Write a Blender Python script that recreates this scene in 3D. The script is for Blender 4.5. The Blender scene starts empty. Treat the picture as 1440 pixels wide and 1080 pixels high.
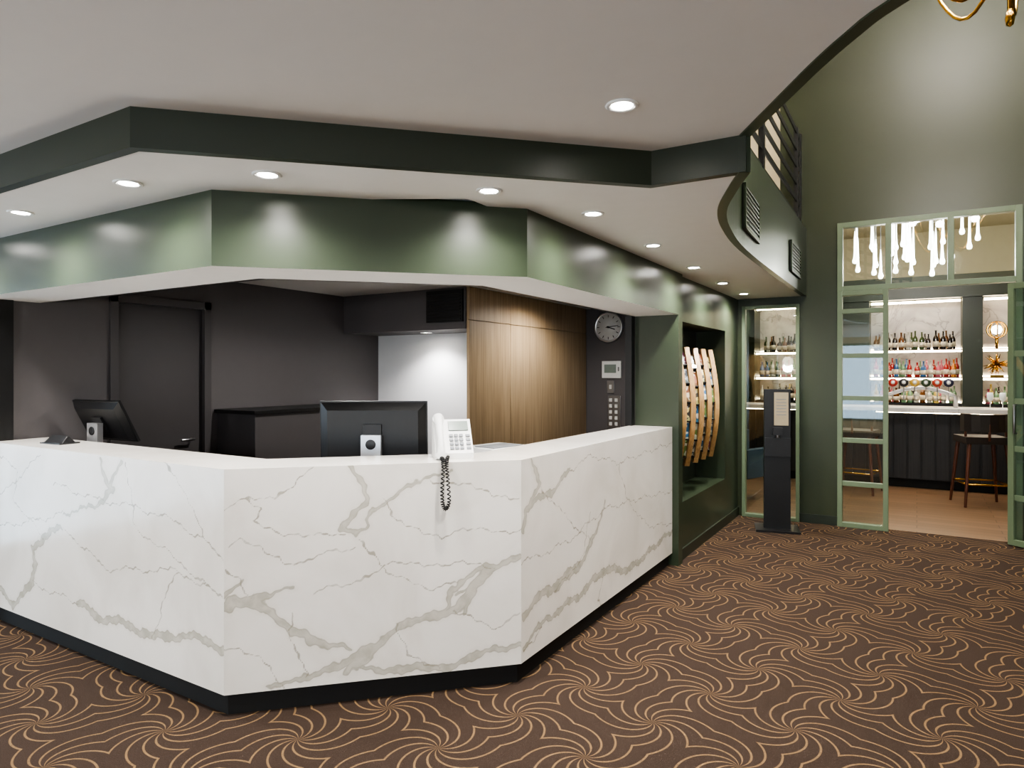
import bpy, math, random
import numpy as np
from mathutils import Matrix, Vector
random.seed(4)
S=bpy.context.scene
# ------------------------------------------------------------ materials
def srgb(c):
    return tuple(((v/255)/12.92 if v/255<=.04045 else ((v/255+.055)/1.055)**2.4) for v in c)+(1,)
def newmat(name):
    m=bpy.data.materials.new(name); m.use_nodes=True
    nt=m.node_tree; b=nt.nodes['Principled BSDF']; return m,nt,b
def mat(name,col,rough=.5,metal=0,var=.06,scale=12,bump=0,emit=None,es=0,coat=0):
    m,nt,b=newmat(name); c=srgb(col)
    tc=nt.nodes.new('ShaderNodeTexCoord'); n=nt.nodes.new('ShaderNodeTexNoise'); n.inputs['Scale'].default_value=scale
    n.inputs['Detail'].default_value=4
    nt.links.new(tc.outputs['Object'],n.inputs['Vector'])
    r=nt.nodes.new('ShaderNodeValToRGB'); nt.links.new(n.outputs['Fac'],r.inputs[0])
    r.color_ramp.elements[0].position=.3; r.color_ramp.elements[1].position=.7
    r.color_ramp.elements[0].color=tuple(v*(1-var) for v in c[:3])+(1,)
    r.color_ramp.elements[1].color=tuple(min(1,v*(1+var)) for v in c[:3])+(1,)
    nt.links.new(r.outputs[0],b.inputs['Base Color'])
    b.inputs['Roughness'].default_value=rough; b.inputs['Metallic'].default_value=metal
    if coat: b.inputs['Coat Weight'].default_value=coat
    if bump:
        bp=nt.nodes.new('ShaderNodeBump'); bp.inputs['Strength'].default_value=bump; bp.inputs['Distance'].default_value=.002
        nt.links.new(n.outputs['Fac'],bp.inputs['Height']); nt.links.new(bp.outputs[0],b.inputs['Normal'])
    if emit:
        b.inputs['Emission Color'].default_value=srgb(emit); b.inputs['Emission Strength'].default_value=es
    return m
def mth(nt,op,a,b=None,c=None):
    n=nt.nodes.new('ShaderNodeMath'); n.operation=op
    for i,v in enumerate((a,b,c)):
        if v is None: continue
        if isinstance(v,(int,float)): n.inputs[i].default_value=v
        else: nt.links.new(v,n.inputs[i])
    return n.outputs[0]
def smooth(nt,v,a,b,o0=0,o1=1):
    n=nt.nodes.new('ShaderNodeMapRange'); n.interpolation_type='SMOOTHSTEP'
    nt.links.new(v,n.inputs[0])
    for i,k in zip((1,2,3,4),(a,b,o0,o1)): n.inputs[i].default_value=k
    return n.outputs[0]
def mixc(nt,f,a,b):
    n=nt.nodes.new('ShaderNodeMix'); n.data_type='RGBA'
    if isinstance(f,(int,float)): n.inputs[0].default_value=f
    else: nt.links.new(f,n.inputs[0])
    for i,v in ((6,a),(7,b)):
        if isinstance(v,tuple): n.inputs[i].default_value=v
        else: nt.links.new(v,n.inputs[i])
    return n.outputs[2]
def noise(nt,vec,scale,detail=4,dist=0):
    n=nt.nodes.new('ShaderNodeTexNoise'); n.inputs['Scale'].default_value=scale; n.inputs['Detail'].default_value=detail
    n.inputs['Distortion'].default_value=dist
    nt.links.new(vec,n.inputs['Vector']); return n.outputs['Fac']

def carpet_mat():
    m,nt,b=newmat('carpet_swirl')
    tc=nt.nodes.new('ShaderNodeTexCoord')
    mp=nt.nodes.new('ShaderNodeMapping'); mp.inputs['Rotation'].default_value=(0,0,math.radians(20)); nt.links.new(tc.outputs['Object'],mp.inputs[0])
    sp=nt.nodes.new('ShaderNodeSeparateXYZ'); nt.links.new(mp.outputs[0],sp.inputs[0])
    L=.42
    u=mth(nt,'SUBTRACT',mth(nt,'PINGPONG',sp.outputs[0],L),L/2)
    v=mth(nt,'SUBTRACT',mth(nt,'PINGPONG',sp.outputs[1],L),L/2)
    r=mth(nt,'SQRT',mth(nt,'ADD',mth(nt,'MULTIPLY',u,u),mth(nt,'ADD',mth(nt,'MULTIPLY',v,v),1e-6)))
    th=mth(nt,'ARCTAN2',v,u)
    Narm=12; k=70
    ph=mth(nt,'ADD',mth(nt,'ADD',mth(nt,'MULTIPLY',th,Narm),mth(nt,'MULTIPLY',r,k)),100*math.pi)
    g=mth(nt,'SQRT',mth(nt,'ADD',mth(nt,'POWER',mth(nt,'DIVIDE',Narm,r),2),k*k))
    d=mth(nt,'DIVIDE',mth(nt,'PINGPONG',ph,math.pi),g)
    w=mth(nt,'MINIMUM',.0042,mth(nt,'MULTIPLY',r,.055))
    q=mth(nt,'DIVIDE',d,w)
    line=smooth(nt,q,.6,1.4,1,0)
    fn=noise(nt,tc.outputs['Object'],260,2)
    f2=noise(nt,tc.outputs['Object'],90,3)
    line=mth(nt,'MULTIPLY',line,smooth(nt,f2,.3,.5,.65,1))
    base=mixc(nt,fn,srgb((36,29,25)),srgb((69,56,48)))
    lc=mixc(nt,fn,srgb((96,76,54)),srgb((140,113,80)))
    nt.links.new(mixc(nt,line,base,lc),b.inputs['Base Color'])
    b.inputs['Roughness'].default_value=.95
    b.inputs['Specular IOR Level'].default_value=.1
    bp=nt.nodes.new('ShaderNodeBump'); bp.inputs['Strength'].default_value=.6; bp.inputs['Distance'].default_value=.003
    nt.links.new(fn,bp.inputs['Height']); nt.links.new(bp.outputs[0],b.inputs['Normal'])
    return m
def marble_mat():
    m,nt,b=newmat('quartz_calacatta')
    tc=nt.nodes.new('ShaderNodeTexCoord'); O=tc.outputs['Object']
    n1=noise(nt,O,2.2,6,.6); base=mixc(nt,smooth(nt,n1,.35,.75),srgb((240,236,229)),srgb((223,218,209)))
    at=nt.nodes.new('ShaderNodeAttribute'); at.attribute_name='vein_t'
    af=nt.nodes.new('ShaderNodeAttribute'); af.attribute_name='vein_f'
    nn=noise(nt,O,16,6,.3); nf=noise(nt,O,60,3)
    wob=mth(nt,'MULTIPLY',mth(nt,'SUBTRACT',nn,.5),.6)
    vt=mth(nt,'ADD',at.outputs['Fac'],wob)
    core=smooth(nt,vt,.94,1.06); halo=smooth(nt,vt,.3,1.05,0,.25)
    edge=mth(nt,'MULTIPLY',smooth(nt,vt,.94,1.0),smooth(nt,vt,1.06,1.18,1,0))
    cc=mixc(nt,smooth(nt,nn,.35,.65),srgb((200,196,184)),srgb((178,174,160)))
    c=mixc(nt,halo,base,srgb((206,202,192)))
    c=mixc(nt,mth(nt,'MULTIPLY',core,.92),c,cc)
    c=mixc(nt,mth(nt,'MULTIPLY',edge,.35),c,srgb((146,141,126)))
    vf=mth(nt,'ADD',af.outputs['Fac'],mth(nt,'MULTIPLY',mth(nt,'SUBTRACT',nf,.5),.06))
    thin=smooth(nt,vf,.93,1.0)
    c=mixc(nt,mth(nt,'MULTIPLY',thin,smooth(nt,nn,.3,.6,.4,.85)),c,srgb((150,144,128)))
    nt.links.new(c,b.inputs['Base Color']); b.inputs['Roughness'].default_value=.16
    return m
def stone_mat(name,c1,c2,cv,rough=.3,scale=1.5):
    m,nt,b=newmat(name)
    tc=nt.nodes.new('ShaderNodeTexCoord'); O=tc.outputs['Object']
    a=noise(nt,O,scale,8,1.5); c=mixc(nt,smooth(nt,a,.35,.7),srgb(c1),srgb(c2))
    v=mth(nt,'ABSOLUTE',mth(nt,'SUBTRACT',noise(nt,O,scale*1.3,6,1.0),.5))
    c=mixc(nt,smooth(nt,v,.0,.02,.6,0),c,srgb(cv))
    nt.links.new(c,b.inputs['Base Color']); b.inputs['Roughness'].default_value=rough
    return m
def wood_mat(name,c1,c2,axis='Z',scale=1,rough=.45):
    m,nt,b=newmat(name)
    tc=nt.nodes.new('ShaderNodeTexCoord'); mp=nt.nodes.new('ShaderNodeMapping'); nt.links.new(tc.outputs['Object'],mp.inputs[0])
    s=[70*scale]*3; s['XYZ'.index(axis)]=1.6*scale; mp.inputs['Scale'].default_value=s
    a=noise(nt,mp.outputs[0],1,5,.4)
    nt.links.new(mixc(nt,smooth(nt,a,.3,.7),srgb(c1),srgb(c2)),b.inputs['Base Color']); b.inputs['Roughness'].default_value=rough
    return m
def plank_mat():
    m,nt,b=newmat('oak_floor')
    tc=nt.nodes.new('ShaderNodeTexCoord')
    br=nt.nodes.new('ShaderNodeTexBrick'); nt.links.new(tc.outputs['Object'],br.inputs['Vector'])
    br.inputs['Color1'].default_value=srgb((134,106,80)); br.inputs['Color2'].default_value=srgb((108,84,62)); br.inputs['Mortar'].default_value=srgb((66,50,36))
    br.inputs['Scale'].default_value=1; br.inputs['Mortar Size'].default_value=.004; br.inputs['Brick Width'].default_value=1.4; br.inputs['Row Height'].default_value=.14
    mp=nt.nodes.new('ShaderNodeMapping'); mp.inputs['Scale'].default_value=(2,40,1); nt.links.new(tc.outputs['Object'],mp.inputs[0])
    a=noise(nt,mp.outputs[0],1,4)
    nt.links.new(mixc(nt,mth(nt,'MULTIPLY',a,.5),br.outputs['Color'],srgb((90,66,46))),b.inputs['Base Color']); b.inputs['Roughness'].default_value=.4
    return m
def glass_mat(name,tint=(.93,.97,.95,1),g=.1):
    m=bpy.data.materials.new(name); m.use_nodes=True; nt=m.node_tree; nt.nodes.clear()
    o=nt.nodes.new('ShaderNodeOutputMaterial'); t=nt.nodes.new('ShaderNodeBsdfTransparent'); t.inputs[0].default_value=tint
    gl=nt.nodes.new('ShaderNodeBsdfGlossy'); gl.inputs['Roughness'].default_value=.02
    mx=nt.nodes.new('ShaderNodeMixShader'); mx.inputs[0].default_value=g
    nt.links.new(t.outputs[0],mx.inputs[1]); nt.links.new(gl.outputs[0],mx.inputs[2]); nt.links.new(mx.outputs[0],o.inputs[0])
    return m
M=dict(
 carpet=carpet_mat(), marble=marble_mat(),
 ceil=mat('ceiling_paint',(214,211,207),.85,var=.01), white=mat('soffit_white',(232,231,228),.7,var=.01),
 green=mat('green_paint',(48,58,42),.33,var=.03,scale=3), dgreen=mat('green_paint_dark',(37,44,32),.42,var=.03,scale=3),  # dark copy of the same green paint, carries the upper band's shade
 olive=mat('olive_paint',(50,57,36),.36,var=.03,scale=2), fgreen=mat('sage_frame',(108,124,98),.4,var=.02),
 black=mat('black_satin',(14,14,15),.4,var=.05), kick=mat('kick_black',(8,8,8),.7,var=.05),
 dgrey=mat('charcoal_paint',(82,78,79),.6,var=.02), dgrey2=mat('charcoal_door',(66,63,64),.5,var=.02), white_wall=mat('white_wall',(225,225,226),.6,var=.01),
 oak=wood_mat('oak_veneer',(168,145,114),(138,116,88)), oaktrim=wood_mat('oak_slat',(206,168,114),(180,140,90)),
 planks=plank_mat(), darkwood=wood_mat('dark_fluted_wood',(40,38,38),(24,23,24),rough=.5), redwood=wood_mat('walnut',(104,58,40),(72,40,28)),
 glass=glass_mat('clear_glass'), plastic_b=mat('black_plastic',(19,19,21),.4,var=.04), plastic_w=mat('white_plastic',(226,226,224),.4,var=.02),
 silver=mat('silver',(200,200,202),.3,.8,var=.03), steel=mat('steel',(150,150,152),.3,1,var=.05), gold=mat('brass',(222,176,84),.22,1,var=.05),
 greyk=mat('grey_keys',(120,124,128),.5,var=.03), lcd=mat('lcd',(120,132,124),.2), cream=mat('cream_paint',(214,200,168),.7,var=.02),
 barmarble=stone_mat('bar_marble',(186,182,180),(140,136,136),(100,96,96)), bartop=stone_mat('bar_top_marble',(216,212,206),(186,182,178),(144,140,136)),
 lamp=mat('lamp_glow',(255,250,240),.5,emit=(255,250,242),es=100), strip=mat('led_strip',(255,244,224),.5,emit=(255,230,190),es=26),
 drop=mat('glowing_glass',(240,245,250),.1,emit=(255,250,240),es=5), blue=mat('blue_velvet',(44,66,84),.8,bump=.3),
 cush=mat('dark_leather',(48,42,40),.5), wshelf=mat('shelf_dark',(60,52,46),.4),
 screen=mat('screen_glass',(10,12,16),.1,emit=(90,120,160),es=.4),
)
for k in ('lamp','drop','screen'):
    M[k].cycles.emission_sampling='NONE'
# ------------------------------------------------------------ mesh builder
class MB:
    def __init__(s): s.v=[];s.f=[];s.mi=[];s.ml=[];s.sm=[]
    def m(s,k):
        mm=M[k] if isinstance(k,str) else k
        if mm not in s.ml: s.ml.append(mm)
        return s.ml.index(mm)
    def add(s,vs,fs,k,T=None,smooth=False):
        o=len(s.v); i=s.m(k)
        for p in vs:
            p=Vector(p); s.v.append(tuple(T@p) if T is not None else tuple(p))
        for f in fs: s.f.append([a+o for a in f]); s.mi.append(i); s.sm.append(smooth)
        return s
    def box(s,x0,x1,y0,y1,z0,z1,k,T=None):
        vs=[(x,y,z) for z in (z0,z1) for x,y in ((x0,y0),(x1,y0),(x1,y1),(x0,y1))]
        return s.add(vs,[(3,2,1,0),(4,5,6,7),(0,1,5,4),(1,2,6,5),(2,3,7,6),(3,0,4,7)],k,T)
    def prism(s,poly,z0,z1,k,side=None,top=None,T=None):
        n=len(poly); vs=[(x,y,z0) for x,y in poly]+[(x,y,z1) for x,y in poly]
        s.add(vs,[list(range(n))[::-1]],k,T); s.add(vs,[list(range(n,2*n))],top or k,T)
        s.add(vs,[(i,(i+1)%n,n+(i+1)%n,n+i) for i in range(n)],side or k,T); return s
    def lathe(s,prof,k,T=None,n=24,smooth=True):
        vs=[];fs=[]
        for r,z in prof:
            for i in range(n):
                a=2*math.pi*i/n; vs.append((r*math.cos(a),r*math.sin(a),z))
        for j in range(len(prof)-1):
            for i in range(n):
                fs.append((j*n+i,j*n+(i+1)%n,(j+1)*n+(i+1)%n,(j+1)*n+i))
        fs.append(list(range(n))[::-1]); fs.append([(len(prof)-1)*n+i for i in range(n)])
        return s.add(vs,fs,k,T,smooth)
    def tube(s,pts,r,k,n=8,T=None,closed=False):
        pts=[Vector(p) for p in pts]; N=len(pts); vs=[];fs=[]; up=None
        for i,p in enumerate(pts):
            if closed: t=pts[(i+1)%N]-pts[i-1]
            else: t=pts[min(i+1,N-1)]-pts[max(i-1,0)]
            t.normalize()
            if up is None:
                up=Vector((0,0,1)) if abs(t.z)<.9 else Vector((1,0,0))
            a=t.cross(up).normalized(); up=a.cross(t).normalized()
            rr=r[i] if isinstance(r,(list,tuple)) else r
            for j in range(n):
                g=2*math.pi*j/n; vs.append(p+a*math.cos(g)*rr+up*math.sin(g)*rr)
        m=N if closed else N-1
        for i in range(m):
            for j in range(n):
                i2=(i+1)%N; fs.append((i*n+j,i*n+(j+1)%n,i2*n+(j+1)%n,i2*n+j))
        if not closed: fs.append(list(range(n))[::-1]); fs.append([(N-1)*n+j for j in range(n)])
        return s.add(vs,fs,k,T,True)
    def build(s,name,bevel=0,parent=None,T=None):
        me=bpy.data.meshes.new(name); me.from_pydata(s.v,[],s.f); 
        for m in s.ml: me.materials.append(m)
        me.polygons.foreach_set('material_index',s.mi); me.polygons.foreach_set('use_smooth',s.sm); me.update()
        o=bpy.data.objects.new(name,me); S.collection.objects.link(o)
        if T is not None: o.matrix_world=T
        if bevel:
            b=o.modifiers.new('bevel','BEVEL'); b.width=bevel; b.segments=2; b.limit_method='ANGLE'; b.angle_limit=.7
        if parent: o.parent=parent
        return o
def TR(x,y,z,rz=0,rx=0,ry=0):
    return Matrix.Translation((x,y,z))@Matrix.Rotation(rz,4,'Z')@Matrix.Rotation(ry,4,'Y')@Matrix.Rotation(rx,4,'X')
def box(name,x0,x1,y0,y1,z0,z1,k,bevel=0):
    return MB().box(x0,x1,y0,y1,z0,z1,k).build(name,bevel)
def light(name,kind,loc,energy,col=(1,.96,.91),parent=None,spot=110,blend=.7,radius=.04,aim=(0,0,-1),size=None):
    l=bpy.data.lights.new(name,kind); l.energy=energy; l.color=col
    if kind=='SPOT': l.spot_size=math.radians(spot); l.spot_blend=blend; l.shadow_soft_size=radius
    if kind=='POINT': l.shadow_soft_size=radius
    o=bpy.data.objects.new(name,l); S.collection.objects.link(o); o.location=loc
    o.rotation_euler=Vector(aim).to_track_quat('-Z','Y').to_euler()
    if parent: o.parent=parent
    return o
# ------------------------------------------------------------ plan geometry
def catmull(P,n=6):
    out=[]
    for i in range(len(P)-1):
        p0=Vector(P[max(i-1,0)]);p1=Vector(P[i]);p2=Vector(P[i+1]);p3=Vector(P[min(i+2,len(P)-1)])
        for j in range(n):
            t=j/n; out.append(tuple(.5*((2*p1)+(p2-p0)*t+(2*p0-5*p1+4*p2-p3)*t*t+(3*p1-p0-3*p2+p3)*t**3)))
    out.append(tuple(P[-1])); return out
def offs(line,d):
    out=[];n=len(line)
    for i in range(n):
        p=Vector(line[i]); ds=[]
        if i>0: ds.append((p-Vector(line[i-1])).normalized())
        if i<n-1: ds.append((Vector(line[i+1])-p).normalized())
        ns=[Vector((-a.y,a.x)) for a in ds]; m=sum(ns,Vector((0,0))).normalized()
        out.append(tuple(p+m*(d/m.dot(ns[0]))))
    return out
H0,H1,H2,H3=1.99,2.32,2.46,3.0
CEILI=2.30
near=[(4.5,1.1),(2.4,1.15),(1.2,1.3),(.65,1.48),(.3,1.67),(-.037,1.936),(-.15,2.065),(-.258,2.219),(-.383,2.419),(-.571,2.72)]
far=[(-.571,2.72),(-.67,2.95),(-.802,3.31),(-.885,3.75),(-.945,4.42),(-.968,5.65),(-.98,7.42)]
curveN=catmull(near,4); curveF=catmull(far,5)
P1,P2,P3=(-2.36,1.32),(-.96,2.72),(-.571,2.72)
bulk=[(-7,1.80),(-2.61,1.80),(-1.61,2.80),(-1.61,5.20)]
desk=[(-4.945,1.868),(-2.62,1.868),(-1.66,2.828),(-1.66,5.195)]
# floors
box('floor',-7,4.5,-4.5,7.5,-.1,0,'carpet')
box('floor_bar',-3.4,4.5,7.5,12.3,-.1,.0,'planks')
# ceilings
MB().prism([(-7,-4.5),(4.5,-4.5)]+curveN[:-1]+[P3,P2,P1,(-7,1.32)],H2,H2+.16,'ceil','dgreen').build('ceiling')
MB().prism([(-7,1.32),P1,P2]+curveF+[(-1.75,7.42),(-1.75,2.5),(-2.7,1.95),(-7,1.95)],H1,H1+.12,'white','dgreen').build('ceiling_soffit')
b1=[(-7,1.32),P1,P2,P3]
MB().prism(offs(b1,-.012)+offs(b1,.03)[::-1],H1-.004,H2+.02,'dgreen').build('trim_1')
cF=curveF; cN=curveN
MB().prism(offs(cF,-.015)+offs(cF,.03)[::-1],H1-.006,H3,'green').prism(offs(cN,-.015)+offs(cN,.03)[::-1],H2-.006,H3,'green').build('wall_mezzanine_fascia')
MB().prism([(-7,-4.5),(4.5,-4.5)]+curveN[:-1]+curveF+[(-7,7.42)],2.8,2.98,'ceil').build('floor_mezzanine')
bi=offs(bulk,.36)
MB().prism(bulk+bi[::-1],H0,H1+.02,'white','green').build('trim_2')
tk=[(-4.94,1.80)]+bulk[1:]
MB().prism(offs(tk,.365)+offs(tk,.42)[::-1],H0+.005,H0+.05,'black').build('shutter_track')
MB().prism([(-7,2.15),(-2.77,2.15),(-1.97,2.95),(-1.97,7.37),(-7,7.37)],CEILI,CEILI+.1,'ceil').build('ceiling_office')
# column and niche wall
box('wall_column',-1.97,-1.61,5.2,5.30,0,H1,'green')
mb=MB(); X0,X1=-1.97,-1.65
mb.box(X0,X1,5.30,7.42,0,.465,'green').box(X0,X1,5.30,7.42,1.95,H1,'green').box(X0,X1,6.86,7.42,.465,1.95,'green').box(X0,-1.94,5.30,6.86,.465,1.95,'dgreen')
mb.build('wall_niche')
box('baseboard_niche',-1.65,-1.635,5.3,7.42,0,.09,'dgreen')
# office walls
mb=MB().box(-5.1,-4.95,2.0,2.63,0,2.3,'dgrey').box(-5.1,-4.95,3.37,5.55,0,2.3,'dgrey').box(-5.1,-4.95,2.63,3.37,2.06,2.3,'dgrey'); mb.build('wall_office_left')
mb=MB().box(-5.05,-4.99,2.63,3.37,0,2.06,'dgrey2')
for y0,y1 in ((2.60,2.66),(3.34,3.40)): mb.box(-4.97,-4.93,y0,y1,0,2.1,'dgrey2')
mb.box(-4.97,-4.93,2.60,3.40,2.04,2.10,'dgrey2'); mb.tube([(-4.98,3.25,1.0),(-4.93,3.25,1.0),(-4.93,3.14,1.0)],.01,'steel'); mb.build('door_1',.003)
box('wall_nook',-5.1,-3.45,5.40,5.5,0,2.3,'white_wall')
mb=MB().box(-4.95,-3.45,4.895,5.4,1.925,2.3,'dgrey'); mb.build('wall_nook_bulkhead')
mb=MB().box(-3.88,-3.47,4.875,4.894,1.99,2.28,'black')
for i in range(9): mb.box(-3.86,-3.49,4.862,4.876,2.01+i*.029,2.02+i*.029,'plastic_b')
mb.build('air_vent')
mb=MB()
for y0,y1 in ((4.9,5.60),(5.606,6.48),(6.486,7.36)):
    for z0,z1 in ((0,2.0),(2.006,2.3)): mb.box(-3.43,-3.41,y0,y1,z0,z1,'oak')
mb.box(-3.445,-3.43,4.905,7.36,0,2.3,'oak'); mb.build('tall_cupboard',.0015)
box('wall_clock_side',-3.6,-1.97,7.37,7.47,0,2.3,'dgrey')
box('wall_behind_cupboard',-3.6,-3.45,5.5,7.37,0,2.3,'dgrey')
box('shutter_guide',-2.03,-1.975,5.13,5.2,1.1,H0,'black')
box('shutter_guide',-4.95,-4.915,1.87,1.995,1.1,H0,'black')
box('wall_left_pier',-7,-4.95,1.80,2.0,0,H1,'dgreen')
wt=offs(desk,.345); wt2=offs(desk,.95)
MB().prism(wt+wt2[::-1],.78,.81,'dgrey2').prism(offs(desk,.36)+offs(desk,.40)[::-1],0,.78,'dgrey').build('staff_worktop')
mb=MB().box(-4.93,-4.45,3.45,4.85,0,1.2,'dgrey2').box(-4.94,-4.43,3.43,4.87,1.2,1.23,'black'); mb.build('low_storage_cabinet',.004)
# ------------------------------------------------------------ reception desk with veins
Ad,Bd,Cd,Ld=2.957,3.29,5.314,4.08
def conv(pts,xa,xb,da,db,L,ta,tb,ba,bb):
    out=[]
    for p in pts:
        x,y=p[0],p[1]
        s=da*(x-xa)/(da*(x-xa)+db*(xb-x)); f=(x-xa)/(xb-xa)
        t=ta+(tb-ta)*f; bb_=ba+(bb-ba)*f
        out.append((round(s*L,3),round(.1+1.0*(bb_-y)/(bb_-t),3))+((p[2]*1.5,) if len(p)>2 else ()))
    return out
cen=lambda p:conv(p,315,733,Ad,Bd,1.358,660,645,978,932)
lef=lambda p:conv(p,315,0,Ad,Ld,2.17,660,623,978,853)
rig=lambda p:conv(p,733,945,Bd,Cd,2.37,645,600,932,777)
VT={'c':[cen(p) for p in [
 [(316,852,.012),(330,842,.016),(352,846,.02),(372,858,.014),(398,882,.012),(432,890,.014),(455,904,.01),(495,914,.006)],
 [(352,846,.012),(385,838,.006),(414,824,.003)],
 [(316,835,.01),(335,822,.004),(345,815,.002)],
 [(372,972,.004),(428,948,.009),(480,938,.012),(520,912,.014),(560,882,.012),(602,868,.013),(640,852,.016),(665,828,.016),(694,800,.012),(730,778,.010)],
 [(620,862,.006),(635,825,.008),(668,805,.01),(700,795,.008)],
 [(640,830,.005),(668,826,.004),(650,858,.006)],
 [(495,654,.006),(508,680,.010),(516,700,.008),(500,722,.009),(484,745,.010),(500,752,.006),(518,738,.004),(524,712,.006),(560,692,.006),(600,672,.004),(640,655,.003)],
 [(500,935,.004),(560,942,.012),(620,937,.012),(680,918,.01),(733,902,.008)],
 [(480,952,.008),(505,930,.014),(525,912,.01)]]],
 'l':[lef(p) for p in [
 [(110,848,.012),(140,868,.014),(180,878,.012),(215,896,.014),(260,892,.01),(315,912,.012)],
 [(0,828,.01),(22,850,.012),(45,820,.012),(52,790,.014),(45,770,.008),(62,755,.014),(88,742,.006)],
 [(170,650,.006),(155,690,.012),(132,712,.006),(90,722,.004)],
 [(140,640,.004),(150,672,.012),(160,690,.01)]]],
 'r':[rig(p) for p in [
 [(748,646,.006),(758,682,.012),(742,712,.01),(735,742,.008)],
 [(737,862,.012),(762,835,.016),(800,808,.02),(822,782,.012),(840,745,.008),(850,700,.004)],
 [(742,712,.010),(775,690,.012),(800,660,.006)],
 [(735,908,.006),(770,868,.01),(812,838,.012),(850,800,.016),(885,800,.014),(945,745,.01)]]]}
VF={'c':[cen(p) for p in [
 [(316,715),(345,705),(372,718),(360,736),(400,748),(440,755),(482,752)],[(345,705),(385,698),(420,668),(450,655)],
 [(500,755),(535,785),(545,808),(600,825),(640,818)],[(316,772),(335,762),(420,792),(470,775),(500,768)],
 [(410,858),(412,900),(430,950)],[(540,700),(560,735),(620,752),(680,742),(733,746)],[(440,835),(490,820),(545,795),(600,790),(700,795)],
 [(316,910),(370,930),(400,965)],[(560,880),(570,920),(620,935)],[(600,672),(690,690),(733,700)],[(316,800),(340,820),(352,846)],[(640,860),(700,880),(733,860)]]],
 'l':[lef(p) for p in [
 [(75,680),(130,700),(200,715),(250,735),(290,760),(315,790)],[(178,652),(190,740),(240,780),(300,832)],[(0,700),(30,668),(60,640)],
 [(88,742),(150,800),(250,802),(315,842)],[(0,740),(60,730),(90,722)],[(215,896),(230,850),(250,802)],[(230,650),(260,690),(290,760)],[(45,820),(110,848)],[(0,640),(25,660),(20,700),(60,755)]]],
 'r':[rig(p) for p in [
 [(735,790),(800,760),(850,715),(900,700),(945,690)],[(800,660),(830,640),(870,650),(945,622)],[(760,880),(748,905),(735,915)],
 [(830,720),(820,780),(780,832)],[(850,800),(840,840),(850,850)],[(870,650),(880,700),(910,740),(945,735)],[(760,680),(790,720),(830,760)]]]}
def seg_field(U,V,polys,default,seed):
    rs=np.random.RandomState(seed)
    a=rs.rand(8)*6
    Uw=U+.010*np.sin(23*V+a[0])+.006*np.sin(61*V+31*U+a[1])+.003*np.sin(140*V+a[4]); Vw=V+.012*np.sin(19*U+a[2])+.006*np.sin(57*U-40*V+a[3])+.003*np.sin(150*U+a[5])
    best=np.full(U.shape,9.)
    for P in polys:
        for p,q in zip(P[:-1],P[1:]):
            px,py=p[0],p[1]; dx,dy=q[0]-px,q[1]-py; L2=dx*dx+dy*dy+1e-9
            t=np.clip(((Uw-px)*dx+(Vw-py)*dy)/L2,0,1)
            w0=p[2] if len(p)>2 else default; w1=q[2] if len(q)>2 else default
            d=np.hypot(Uw-px-t*dx,Vw-py-t*dy)-(w0+(w1-w0)*t)
            best=np.minimum(best,d)
    return np.clip(1-best/.04,0,3)
V3=[];F3=[];at=[];af=[]
for (p,q,key,rev) in ((desk[1],desk[0],'l',1),(desk[1],desk[2],'c',0),(desk[2],desk[3],'r',0)):
    p=np.array(p);q=np.array(q);L=np.linalg.norm(q-p);st=.007
    nu=int(L/st)+1;nv=int(1.0/st)+1
    U,V=np.meshgrid(np.linspace(0,L,nu),np.linspace(.1,1.1,nv))
    t=seg_field(U,V,VT[key],.01,5); f=seg_field(U,V,VF[key],.0022,9)
    o=len(V3); d=(q-p)/L
    V3+= [(p[0]+d[0]*u,p[1]+d[1]*u,v) for u,v in zip(U.ravel(),V.ravel())]
    at+=list(t.ravel());af+=list(f.ravel())
    for j in range(nv-1):
        for i in range(nu-1):
            a=o+j*nu+i; fc=(a,a+1,a+nu+1,a+nu); F3.append(fc[::-1] if rev else fc)
me=bpy.data.meshes.new('desk_front'); me.from_pydata(V3,[],F3); me.materials.append(M['marble'])
for n,dat in (('vein_t',at),('vein_f',af)):
    A=me.attributes.new(n,'FLOAT','POINT'); A.data.foreach_set('value',np.array(dat,dtype=np.float32))
deskp=bpy.data.objects.new('reception_desk',None); S.collection.objects.link(deskp)
o=bpy.data.objects.new('stone_front',me); S.collection.objects.link(o); o.parent=deskp
MB().prism(offs(desk,.001)+offs(desk,.34)[::-1],1.07,1.1,'marble').prism(offs(desk,.003)+offs(desk,.03)[::-1],.1,1.07,'marble').build('stone_top',parent=deskp)
MB().prism(offs(desk,.03)+offs(desk,.07)[::-1],0,.1,'kick').build('kickboard',parent=deskp)
# ------------------------------------------------------------ downlights
def downlight(x,y,z,e,spot=120,col=(1,.96,.91),blend=.7):
    mb=MB()
    mb.lathe([(.036,0),(.056,0),(.058,-.004),(.052,-.008),(.040,-.006),(.036,0)],'plastic_w',n=24)
    mb.lathe([(.0,-.001),(.037,-.001),(.037,-.003),(.0,-.003)],'lamp',n=20)
    o=mb.build('downlight',T=Matrix.Translation((x,y,z)))
    l=light('lamp_bulb','SPOT',(0,0,-.02),e,col,o,spot,blend)
    return o
for x,y in ((-4.8,1.565),(-3.78,1.565),(-2.813,1.555),(-2.217,1.775),(-1.588,2.43),(-1.376,3.048),(-1.40,4.0),(-1.43,4.99),(-1.46,5.99),(-1.477,6.9)):
    downlight(x,y,H1,62,155,blend=1)
downlight(-.878,2.189,H2,62,130)
for x in (-5,-3,-1,1,3):
    for y in (-.3,-2.2,-3.8): downlight(x,y,H2,52)  # unseen downlight grid behind the camera, added as fill
downlight(-4.1,5.15,1.925,45,130,(1,.98,.96))
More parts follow.
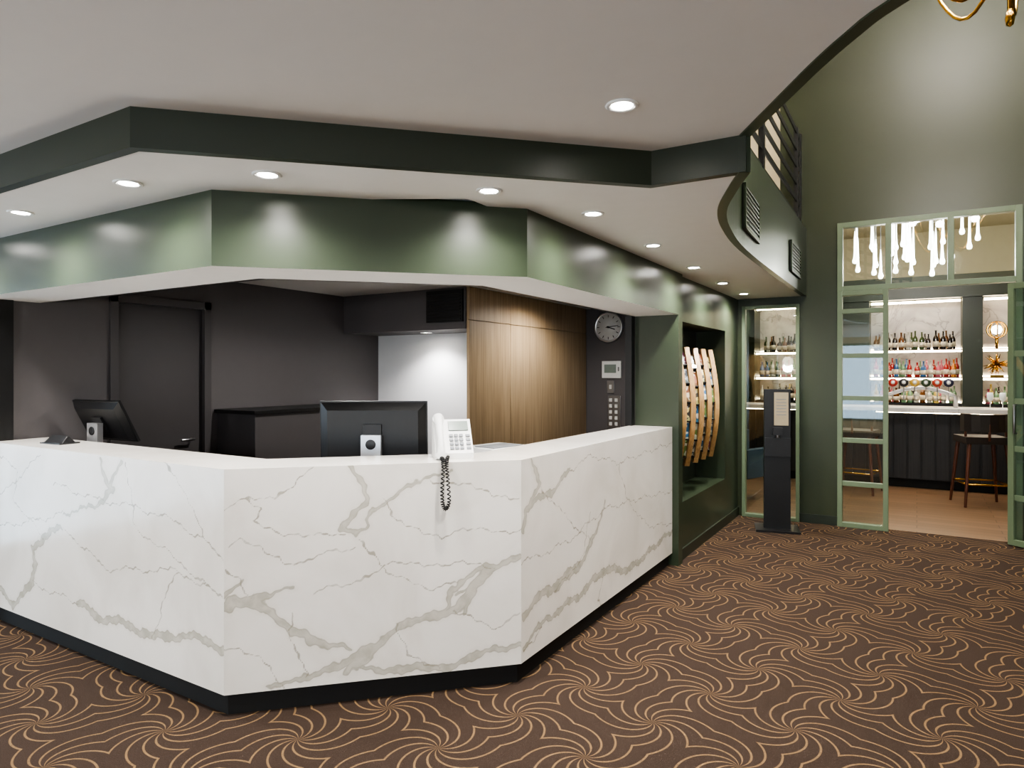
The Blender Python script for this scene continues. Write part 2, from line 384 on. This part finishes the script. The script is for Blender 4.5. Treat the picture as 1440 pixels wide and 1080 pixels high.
downlight(-3.6,3.6,CEILI,80,165); downlight(-2.9,5.8,CEILI,75,165)
# unseen glass globe pendants, added behind the camera to brighten ceiling and desk
opal=mat('opal_glass',(250,248,240),.3,emit=(255,240,220),es=4); opal.cycles.emission_sampling='NONE'
for x,y in ((-5.2,-1.2),(-2.6,-2.0),(.3,-1.6),(2.6,-1.4)):
    mb=MB().tube([(0,0,.66),(0,0,.12)],.006,'gold').lathe([(0,.66),(.06,.66),(.06,.64),(0,.64)],'gold').lathe([(.03,.10),(.045,.12),(.045,.15),(.0,.16)],'gold')
    mb.lathe([(.12*math.sin(math.pi*i/12),-.12*math.cos(math.pi*i/12)) for i in range(13)],opal,n=24)
    o=mb.build('fill_pendant',T=Matrix.Translation((x,y,1.80)))
    light('lamp_bulb','POINT',(0,0,-.14),80,(1,.96,.92),o,radius=.1)
# ------------------------------------------------------------ bar-side wall, frames
W0,W1=7.42,7.56
mb=MB()
mb.box(-1.97,-1.60,W0,W1,0,3,'olive').box(-1.60,-1.03,W0,W1,2.24,3,'olive').box(-1.03,-.68,W0,W1,0,3,'olive')
mb.box(-3.4,-1.55,W0,W1,3,6.4,'olive').box(-1.55,-1.22,W0,W1,3,3.4,'olive').box(-1.55,-1.22,W0,W1,3.4,4.3,'cream').box(-1.55,-1.22,W0,W1,4.3,6.4,'olive').box(-1.22,-.68,W0,W1,3,6.4,'olive').box(-.68,.80,W0,W1,3.02,6.4,'olive').box(.80,4.5,W0,W1,0,6.4,'olive')
mb.build('wall_bar')
box('baseboard_bar',-1.03,-.68,7.40,7.42,0,.09,'dgreen')
def frame(mb,x0,x1,z0,z1,xs,zs,w=.045,y0=7.38,y1=7.46,k='fgreen'):
    mb.box(x0,x0+w,y0,y1,z0,z1,k).box(x1-w,x1,y0,y1,z0,z1,k).box(x0+w,x1-w,y0,y1,z1-w,z1,k).box(x0+w,x1-w,y0,y1,z0,z0+w,k)
    for x in xs: mb.box(x-w/2,x+w/2,y0,y1,z0+w,z1-w,k)
    for z in zs: mb.box(x0+w,x1-w,y0+.01,y1-.01,z-w/2,z+w/2,k)
    mb.box(x0+w,x1-w,(y0+y1)/2-.003,(y0+y1)/2+.003,z0+w,z1-w,'glass')
mb=MB(); frame(mb,-1.60,-1.03,.0,2.24,[],[],.035); mb.build('window_1',.003)
mb=MB(); frame(mb,-.68,.80,2.34,3.02,[-.235,.27],[],.05); mb.build('window_2',.003)
mb=MB(); frame(mb,-.68,-.235,0,2.34,[],[.43,.86,1.28,1.70,2.14],.045); mb.build('window_3',.003)
box('trim_3',.755,.80,7.38,7.46,0,2.34,'fgreen')
mb=MB(); frame(mb,0,.75,0.01,2.32,[],[.43,.86,1.28,1.70],.05,-.02,.02)
mb.tube([(.08,-.03,1.0),(.08,-.06,1.0),(.08,-.06,1.25),(.08,-.03,1.25)],.01,'steel')
mb.build('door_2',.003,T=TR(.70,7.36,0,math.radians(-38)))
# ------------------------------------------------------------ mezzanine vents and railing
def vent(name,yc,L,xc,rz):
    mb=MB(); y0,y1=-L/2,L/2
    mb.box(-.004,.008,y0,y1,2.42,2.70,'black')
    for i in range(8): mb.box(.006,.016,y0+.02,y1-.02,2.445+i*.029,2.457+i*.029,'green')
    mb.box(0,.018,y0,y0+.025,2.42,2.70,'green').box(0,.018,y1-.025,y1,2.42,2.70,'green').box(0,.018,y0,y1,2.675,2.7,'green').box(0,.018,y0,y1,2.42,2.442,'green')
    mb.build(name,.002,T=TR(xc,yc,0,rz))
vent('air_vent',4.55,.6,-.930,math.radians(3)); vent('air_vent',6.57,.58,-.955,math.radians(.5))
rail=[(x-.04,y) for x,y in (curveN[20:-1]+curveF)]
mb=MB()
r2=rail+[(x-.012,y) for x,y in rail[::-1]]
for i in range(6):
    z=3.06+i*.17
    mb.prism(r2,z,z+.05,'black')
for i in range(0,len(rail),5):
    x,y=rail[i]; mb.box(x-.03,x+.01,y-.03,y+.03,2.98,3.97,'black')
x,y=rail[-1]; mb.box(x-.03,x+.01,y-.07,y-.01,2.98,3.97,'black'); mb.build('mezzanine_railing')
box('wall_mezzanine',-3.5,-3.4,-4.5,7.42,2.98,6.4,'cream')
box('ceiling_atrium',-3.5,4.5,-4.5,7.56,6.4,6.5,'ceil')
box('wall_right',4.5,4.6,-4.5,7.56,0,6.5,'olive')
mb=MB(); 
mb.box(-7,-2,-4.6,-4.5,0,6.5,'cream').box(-2,2,-4.6,-4.5,2.3,6.5,'cream').box(2,4.6,-4.6,-4.5,0,6.5,'cream').box(-2,2,-4.6,-4.5,0,.3,'cream'); mb.build('wall_back')
mb=MB(); frame(mb,-2,2,.3,2.3,[-.7,.7],[],.06,-4.6,-4.5); mb.build('window_4')
mb=MB(); mb.box(-7.1,-7,-4.6,-2,0,3,'cream').box(-7.1,-7,1.2,2.2,0,3,'dgreen').box(-7.1,-7,-2,1.2,2.25,3,'cream'); mb.build('wall_left')
mb=MB()
for y in (-2,-.95,.1,1.14): mb.box(-7.08,-7.02,y,y+.06,0,2.25,'fgreen')
mb.box(-7.08,-7.02,-2,1.2,2.19,2.25,'fgreen').box(-7.055,-7.045,-2,1.2,0,2.2,'glass'); mb.build('window_5')
# ------------------------------------------------------------ bar room
box('wall_bar_back',-3.5,4.5,12.1,12.3,0,3.7,'cream')
box('wall_bar_left',-3.5,-3.4,7.47,12.3,0,3.7,'dgreen'); box('wall_bar_right',4.5,4.6,7.56,12.3,0,3.7,'cream')
box('ceiling_bar',-3.5,4.6,7.56,12.3,3.7,3.8,'cream')
mb=MB().box(-3.4,3.4,11.5,12.1,2.62,2.95,'dgreen')
for x0,x1 in ((-3.4,-2.30),(-1.0,-.62),(.56,.80),(2.0,3.4)): mb.box(x0,x1,11.55,12.1,0,2.62,'dgreen')
for x0,x1 in ((-2.30,-1.0),(-.62,.56),(.80,2.0)):
    mb.box(x0,x1,12.02,12.1,0,2.62,'barmarble')
    mb.box(x0,x1,11.62,12.02,0,1.08,'darkwood')
    for z in (1.08,1.47,1.88):
        mb.box(x0,x1,11.64,12.02,z-.03,z,'wshelf'); mb.box(x0+.01,x1-.01,11.635,11.645,z-.042,z-.016,'strip')
    mb.box(x0+.02,x1-.02,11.62,11.65,2.57,2.60,'strip')
    for z in (1.08,1.47,1.88): mb.box(x0,x1,12.0,12.019,z+.005,z+.02,'strip')
mb.build('back_bar_shelving')
bc=[(104,64,30),(56,74,40),(196,100,120),(58,100,150),(200,126,54),(190,190,182),(36,30,28),(116,150,116),(160,46,44),(206,180,96)]
BM=[mat('bottle_%d'%i,c,.12,var=.1,coat=.5) for i,c in enumerate(bc)]
lab=mat('bottle_label',(216,206,186),.6)
mb=MB()
def bottle(x,y,z,h,r,k,T0=None):
    T=Matrix.Translation((x,y,z))
    mb.lathe([(r*.95,0),(r,.01),(r,h*.55),(r*.8,h*.64),(r*.34,h*.74),(r*.32,h*.95),(r*.4,h*.95),(r*.4,h),(r*.3,h)],k,T,9)
    mb.lathe([(r*1.02,h*.15),(r*1.02,h*.42)],lab,T,9)
for x0,x1 in ((-2.28,-1.02),(-.60,.54),(.82,1.98)):
    for z,pal in ((1.08,[5,9,6,2,7,0]),(1.47,[7,2,4,3,8,3,2,1,5]),(1.88,[0,6,1,0,5,6])):
        x=x0+.06
        if x0>.8 and z>1.1: continue
        while x<x1-.04:
            if random.random()>.12: bottle(x,11.76+random.random()*.04,z,random.uniform(.22,.29),random.uniform(.032,.040),BM[random.choice(pal)])
            if random.random()>.4: bottle(x+.04,11.9,z,random.uniform(.24,.3),.034,BM[random.choice(pal)])
            x+=random.uniform(.08,.10)
mb.build('spirit_bottles')
mb=MB().box(-3.3,2.4,10.35,10.8,.12,1.02,'darkwood').box(-3.3,2.4,10.42,10.8,0,.12,'kick').box(-3.35,2.45,10.22,10.95,1.02,1.07,'bartop')
x=-3.3
while x<2.4: mb.box(x,x+.14,10.325,10.352,.13,1.0,'darkwood'); x+=.16
mb.box(-3.3,2.4,10.335,10.345,1.0,1.006,'strip'); mb.build('bar_counter',.002)
wg=mat('wine_glass_mat',(225,232,232),.05)
for x in (.80,.93):
    MB().lathe([(.035,0),(.035,.004),(.004,.008),(.004,.09),(.03,.12),(.038,.16),(.030,.21)],wg,n=14).build('wine_glass',T=TR(x,10.45,1.07))
mb=MB(); pts=[(-.36,10.6,1.07)]+[(-.36+.8*(i/12),10.6,1.22+.11*math.sin(math.pi*i/12)) for i in range(13)]+[(.44,10.6,1.07)]
mb.tube(pts,.028,'silver',10)
badge=[mat('badge_%d'%i,c,.4) for i,c in enumerate([(150,36,30),(30,30,34),(180,146,60),(40,60,40),(160,56,40),(30,34,60)])]
for i in range(6):
    x=-.28+i*.128; mb.lathe([(0,-.015),(.055,-.015),(.058,0),(.055,.015),(0,.015)],badge[i],TR(x,10.52,1.40,0,math.pi/2),20)
    mb.lathe([(.0,.015),(.025,.016),(.0,.017)],'plastic_w',TR(x,10.52,1.40,0,math.pi/2),16)
    mb.tube([(x,10.55,1.40),(x,10.57,1.28)],.008,'steel'); mb.tube([(x,10.6,1.27),(x,10.5,1.25),(x,10.5,1.18)],.008,'steel')
mb.build('beer_tap_font')
mb=MB().lathe([(0,0),(.7,0),(.7,.04),(0,.04)],'steel',Matrix.Translation((0,9.2,3.66))@Matrix.Diagonal((1,.45,1,1)),32)
for i in range(34):
    a=random.random()*6.28; r=math.sqrt(random.random()); x=.66*r*math.cos(a); y=9.2+.28*r*math.sin(a)
    zb=random.uniform(2.56,3.02)+.22*abs(x); L=random.uniform(.34,.6)
    mb.tube([(x,y,3.66),(x,y,zb+L)],.003,'steel',4)
    mb.lathe([(.003,L),(.009,L*.8),(.012,L*.4),(.016,.08),(.028,.035),(.022,.008),(.004,0)],'drop',Matrix.Translation((x,y,zb)),10)
mb.build('glass_drop_chandelier')
for x in (-.3,.3): light('chandelier_glow','POINT',(x,9.2,2.8),40,(1,.95,.88),bpy.data.objects['glass_drop_chandelier'],radius=.15)
for x,y in ((-1.8,8.6),(-.4,10),(1,8.6),(1.4,10),(-1.6,11.2),(0,11.2),(1.3,11.2)):
    downlight(x,y,3.7,42,col=(1,.90,.78))
def stool(name,x,y,rz):
    mb=MB()
    for sx,sy in ((-1,-1),(1,-1),(1,1),(-1,1)):
        mb.tube([(sx*.24,sy*.24,0),(sx*.18,sy*.18,.72)],[.015,.022],'redwood',8)
    for a,b in (((-1,-1),(1,-1)),((1,-1),(1,1)),((1,1),(-1,1)),((-1,1),(-1,-1))):
        mb.tube([(a[0]*.218,a[1]*.218,.26),(b[0]*.218,b[1]*.218,.26)],.010,'gold',8)
    mb.box(-.22,.22,-.21,.21,.72,.80,'cush')
    pts=[]
    for i in range(9):
        a=math.pi*(i/8); pts.append((.235*math.cos(a),-.06-.19*math.sin(a)))
    inner=[(px*.85,-.06+(py+.06)*.82) for px,py in pts]
    mb.prism(pts+inner[::-1],.86,1.06,'cush')
    for px,py in (pts[1],pts[4],pts[7]): mb.tube([(px*.92,py*.95,.76),(px*.92,py*.95,.95)],.014,'redwood',8)
    return mb.build(name,.01,T=TR(x,y,0,rz))
stool('bar_stool',.64,9.45,math.radians(15)); stool('bar_stool',-.66,9.7,math.radians(-10)); stool('bar_stool',1.5,9.85,0)
mb=MB().box(-.32,.32,-.3,.3,.28,.44,'blue').box(-.34,.34,.2,.34,.3,.86,'blue').box(-.38,-.28,-.3,.3,.28,.62,'blue').box(.28,.38,-.3,.3,.28,.62,'blue')
for sx in (-1,1):
    for sy in (-1,1): mb.tube([(sx*.3,sy*.26,0),(sx*.27,sy*.23,.3)],.016,'redwood')
mb.build('armchair',.03,T=TR(-1.95,8.55,0,math.radians(160)))
mb=MB()
for i in range(34):
    v=Vector((random.gauss(0,1),random.gauss(0,1),random.gauss(0,1))).normalized(); c=Vector((.98,11.8,1.66))
    mb.tube([c,c+v*.17],[.02,.002],'gold',6)
mb.box(.9,1.06,11.74,11.86,1.47,1.5,'gold').build('starburst_ornament')
mb=MB(); mb.lathe([(.0,-.07),(.05,-.05),(.07,0),(.05,.05),(0,.07)],'drop',Matrix.Translation((.98,11.8,2.15)),16)
for k in range(4):
    a=k*math.pi/4; mb.tube([(.98+.12*math.cos(t)*math.cos(a),11.8+.12*math.cos(t)*math.sin(a),2.15+.12*math.sin(t)) for t in [i*math.pi/8 for i in range(16)]],.009,'gold',6,closed=True)
mb.tube([(.98,11.8,1.88),(.98,11.8,2.05)],.02,'gold').build('globe_lamp')
# ------------------------------------------------------------ brass chandelier in the atrium
mb=MB(); cx,cy=.36,3.75; dz=.13
mb.tube([(cx,cy,6.4),(cx,cy,2.98+dz)],.011,'gold',10)
for i in range(6):
    a=math.pi+.35+i*math.pi/3; pts=[]
    for j in range(13):
        t=j/12; r=.02+.42*t; z=dz+3.32-.22*math.sin(math.pi*min(1,t*1.25)*.95)+.12*max(0,t-.75)
        if t>.8: z+=(t-.8)*1.0
        pts.append((cx+r*math.cos(a),cy+r*math.sin(a),z))
    mb.tube(pts,.009,'gold',8)
    mb.lathe([(.0,0),(.03,.01),(.05,.04),(.045,.08),(.0,.1)],'lamp',Matrix.Translation((pts[-1][0],pts[-1][1],pts[-1][2])),12)
    e=Vector((cx+.3*math.cos(a),cy+.3*math.sin(a),5.45)); mb.tube([(cx,cy,5.3),tuple(e)],.009,'gold',8)  # upper tier is invented, out of view
    mb.lathe([(.0,0),(.03,.01),(.05,.04),(.045,.08),(.0,.1)],'lamp',Matrix.Translation(e),12)
mb.lathe([(.0,2.96+dz),(.015,2.97+dz),(.02,3.0+dz),(.011,3.04+dz)],'gold',Matrix.Translation((cx,cy,0)),12)
ch=mb.build('brass_chandelier'); light('chandelier_glow','POINT',(cx,cy,3.9),70,(1,.94,.84),ch,radius=.2)
light('chandelier_glow','POINT',(cx+.1,cy,5.75),170,(1,.93,.82),ch,radius=.3)  # glow of the added upper tier, makes the highlight on the atrium wall
for x,y in ((.75,6.7),(2.3,6.7),(1.2,4)): downlight(x,y,6.4,150,100)
downlight(-2.4,5.5,6.4,80,110)
# ------------------------------------------------------------ brochure rack: bowed oak slats with leaflet pockets between
mb=MB(); cols=[]
for i,(c1,c2) in enumerate([((226,226,220),(60,120,170)),((60,110,150),(230,230,220)),((150,90,60),(230,220,200)),((120,150,86),(230,235,220)),((120,60,90),(240,236,230)),((222,206,140),(60,60,60)),((60,80,84),(200,200,190)),((210,220,230),(110,120,130))]):
    m_,nt_,b_=newmat('brochure_%d'%i); tc_=nt_.nodes.new('ShaderNodeTexCoord'); n_=noise(nt_,tc_.outputs['Object'],14+i*2,2)
    nt_.links.new(mixc(nt_,smooth(nt_,n_,.5,.54),srgb(c1),srgb(c2)),b_.inputs['Base Color']); b_.inputs['Roughness'].default_value=.35; cols.append(m_)
def bow(z): return .23*math.sin(math.pi*(z-.66)/1.12)
def strip(T,y0,y1,dx0,dx1,k):
    n=22; zs=[.70+1.06*i/n for i in range(n+1)]; vs=[];fs=[]
    for z in zs:
        x=bow(z); vs+=[(x+dx0,y0,z),(x+dx1,y0,z),(x+dx1,y1,z),(x+dx0,y1,z)]
    for i in range(n):
        for j in range(4): a=i*4+j;b_=i*4+(j+1)%4; fs.append((a,b_,b_+4,a+4))
    fs+= [(3,2,1,0),(n*4,n*4+1,n*4+2,n*4+3)]
    mb.add(vs,fs,k,T)
for c in range(5):
    T=TR(-1.84,5.64+c*.265,0,math.radians(-58))
    strip(T,.050,.092,-.03,.036,'oaktrim')
    if c==0: strip(T,-.11,-.08,-.03,.03,'oaktrim')
    for k in range(6):
        z=.77+k*.158+(c%2)*.03; slope=math.atan2(bow(z+.14)-bow(z),.14)
        Tk=T@TR(bow(z)+.010,0,z,0,0,slope-.12)
        mb.box(0,.010,-.070,.046,0,.146,cols[(c*3+k*5)%8],Tk); mb.box(.010,.0115,-.05,.03,.105,.125,'plastic_w',Tk)
        mb.box(-.02,.026,-.075,.050,-.010,0,'kick',Tk); mb.box(.020,.024,-.075,.050,0,.035,'glass',Tk)
for z in (.85,1.58): mb.box(-1.935,-1.915,5.5,6.83,z,z+.04,'oaktrim')
for c in range(5):
    for z in (.87,1.60): mb.tube([(-1.92,5.60+c*.265,z),(-1.84+bow(z)*.53+.06,5.64+c*.265-bow(z)*.85+.04,z)],.008,'steel',6)
mb.build('brochure_rack')
# ------------------------------------------------------------ sanitiser stand
mb=MB().box(-.20,.20,-.17,.17,0,.02,'black').box(-.12,.12,-.05,.05,.02,1.37,'black').box(-.03,.10,-.058,-.05,1.02,1.34,mat('notice_card',(166,154,128),.5))
for i in range(6): mb.box(-.01,.08,-.0595,-.058,1.27-i*.03,1.277-i*.03,'greyk')
mb.box(-.045,.045,-.11,-.05,.93,1.0,'plastic_b').box(-.12,.12,-.075,-.05,.72,.90,'plastic_b').lathe([(.018,.90),(.018,.93),(.006,.94)],'steel',TR(0,-.08,0),12)
mb.build('sanitiser_stand',.004,T=TR(-1.17,6.93,0,math.radians(14)))
# ------------------------------------------------------------ wall clock, panels
mb=MB()
mb.lathe([(0,0),(.178,0),(.182,.03),(.165,.045),(.155,.03),(0,.028)],'silver',n=48)
mb.lathe([(.154,.0285),(.154,.031),(0,.031)],mat('clock_face',(226,226,224),.4),n=48)
for i in range(12):
    a=i*math.pi/6; mb.box(-.004,.004,.115,.145,.0315,.033,'black',Matrix.Rotation(a,4,'Z'))
mb.box(-.006,.006,-.02,.09,.034,.037,'black',Matrix.Rotation(-1.9,4,'Z')).box(-.004,.004,-.03,.13,.038,.041,'black',Matrix.Rotation(-1.45,4,'Z')).lathe([(.012,.03),(.012,.044),(0,.044)],'black',n=16)
mb.build('wall_clock',T=TR(-3.116,7.37,2.07,0,math.pi/2))
mb=MB().box(-3.2,-2.96,7.345,7.37,1.47,1.67,'plastic_w').box(-3.17,-3.02,7.342,7.346,1.53,1.63,'lcd').box(-3.0,-2.98,7.342,7.346,1.55,1.6,'greyk'); mb.build('alarm_keypad',.004)
mb=MB().box(-3.14,-3.05,7.355,7.37,1.29,1.44,'steel').box(-3.11,-3.08,7.35,7.356,1.34,1.39,'plastic_w'); mb.build('light_switch',.002)
mb=MB().box(-3.13,-2.97,7.355,7.37,.88,1.26,'steel')
for i in range(5):
    for j in range(2): mb.box(-3.11+.07*j,-3.075+.07*j,7.348,7.356,.91+.07*i,.95+.07*i,'plastic_w')
mb.build('switch_panel',.002)
# ------------------------------------------------------------ monitors, phone, printer
def monitor(name,x,y,z,rz,tilt,w=.6,h=.35,zc=.385):
    mb=MB(); T=Matrix.Translation((0,0,zc))@Matrix.Rotation(tilt,4,'X')
    mb.box(-w/2,w/2,0,.018,-h/2,h/2,'plastic_b',T).box(-w/2+.012,w/2-.012,.018,.020,-h/2+.014,h/2-.012,'screen',T)
    mb.add([(-w*.49,0,-h*.48),(w*.49,0,-h*.48),(w*.49,0,h*.48),(-w*.49,0,h*.48),(-w*.42,-.03,-h*.38),(w*.42,-.03,-h*.38),(w*.42,-.03,h*.36),(-w*.42,-.03,h*.36)],[(0,1,5,4),(1,2,6,5),(2,3,7,6),(3,0,4,7),(4,5,6,7)],'plastic_b',T)
    mb.box(-.05,.05,-.045,-.03,-.07,.05,'plastic_b',T)
    mb.box(-.055,.055,-.085,-.045,.02,zc-.01,'silver').box(-.13,.13,-.13,.10,0,.02,'silver')
    mb.lathe([(0,0),(.028,0),(.028,.004),(0,.004)],'plastic_b',TR(0,-.0855,zc-.06,0,math.pi/2),20)
    return mb.build(name,.002,T=TR(x,y,z,rz))
monitor('computer_monitor',-2.60,2.80,.81,math.radians(31),math.radians(4))
monitor('computer_monitor',-4.60,2.39,.81,math.radians(4),math.radians(27),.5,.30,.40)
TP=TR(-2.0,2.72,1.1,math.radians(45))
mb=MB()
mb.add([(-.09,-.06,0),(.10,-.06,0),(.10,.09,0),(-.09,.09,0),(-.09,-.06,.03),(.10,-.06,.03),(.10,.06,.19),(-.09,.06,.19),(-.09,.09,.17),(.10,.09,.17)],
 [(3,2,1,0),(0,1,5,4),(4,5,6,7),(7,6,9,8),(8,9,2,3),(1,2,9,6,5),(0,4,7,8,3)],'plastic_w')
TK=Matrix.Translation((0,-.06,.03))@Matrix.Rotation(math.atan2(.16,.12),4,'X')
mb.box(-.015,.085,.13,.185,.0,.006,'lcd',TK)
for i in range(4):
    for j in range(3): mb.box(-.015+.025*j,.004+.025*j,.02+.024*i,.036+.024*i,0,.007,'greyk',TK)
for i in range(4): mb.box(.068,.09,.02+.024*i,.034+.024*i,0,.006,'greyk',TK)
hs=[(-.065,-.085,.01),(-.065,-.082,.05),(-.065,-.045,.11),(-.065,.0,.165),(-.065,.045,.205)]
mb.tube(hs,[.026,.019,.016,.019,.026],'plastic_w',12)
mb.lathe([(.0,0),(.028,.0),(.03,.02),(.0,.03)],'plastic_w',TR(-.065,-.075,.012,0,-.3),16).lathe([(.0,-.02),(.028,-.02),(.03,.0),(.0,.01)],'plastic_w',TR(-.065,.035,.195,0,.9),16)
path=[Vector((-.065,-.085,.008)),Vector((-.07,-.13,.015)),Vector((-.07,-.175,.014)),Vector((-.072,-.200,-.03)),Vector((-.078,-.202,-.12)),Vector((-.075,-.202,-.19)),Vector((-.06,-.202,-.215)),Vector((-.045,-.202,-.18)),Vector((-.05,-.202,-.09)),Vector((-.055,-.198,-.02)),Vector((-.05,-.17,.014)),Vector((-.03,-.06,.012))]
pp=catmull([tuple(p) for p in path],28); coil=[]
for i,p in enumerate(pp):
    p=Vector(p); t=(Vector(pp[min(i+1,len(pp)-1)])-Vector(pp[max(i-1,0)])).normalized(); a=t.cross(Vector((.3,1,.2))).normalized(); b=t.cross(a)
    g=i*1.0; coil.append(p+a*.0075*math.cos(g)+b*.0075*math.sin(g))
mb.tube(coil,.0034,'kick',6)
mb.build('desk_phone',.002,T=TP)
mb=MB().box(-.2,.2,-.16,.16,0,.24,'plastic_w').box(-.17,.17,-.12,.14,.24,.275,'plastic_w').box(-.14,.14,-.165,-.158,.05,.10,'plastic_b').box(-.13,.13,-.10,.06,.275,.28,'greyk')
mb.build('printer',.012,T=TR(-2.18,3.42,.81,math.radians(80)))
mb=MB().box(-.1,.1,-.06,.06,0,.008,'plastic_b').add([(-.09,-.04,.008),(.09,-.04,.008),(.09,.04,.008),(-.09,.04,.008),(-.08,.0,.05),(.08,.0,.05)],[(0,1,5,4),(2,3,4,5),(1,2,5),(3,0,4)],'plastic_b')
mb.build('card_holder',.002,T=TR(-4.45,2.05,1.1,.1))
# ------------------------------------------------------------ world + camera
w=bpy.data.worlds.new('World'); S.world=w; w.use_nodes=True
w.node_tree.nodes['Background'].inputs[0].default_value=(.62,.76,1,1); w.node_tree.nodes['Background'].inputs[1].default_value=4.5
S.view_settings.view_transform='AgX'
S.view_settings.look='AgX - Medium High Contrast'
S.view_settings.exposure=.62
cam=bpy.data.cameras.new('camera'); co=bpy.data.objects.new('camera',cam); S.collection.objects.link(co)
co.location=(0,0,1.525); co.rotation_euler=(math.pi/2,0,math.radians(31.2)); cam.lens=23.5; cam.sensor_width=36; cam.shift_y=-15/1440; cam.clip_start=.05
S.camera=co
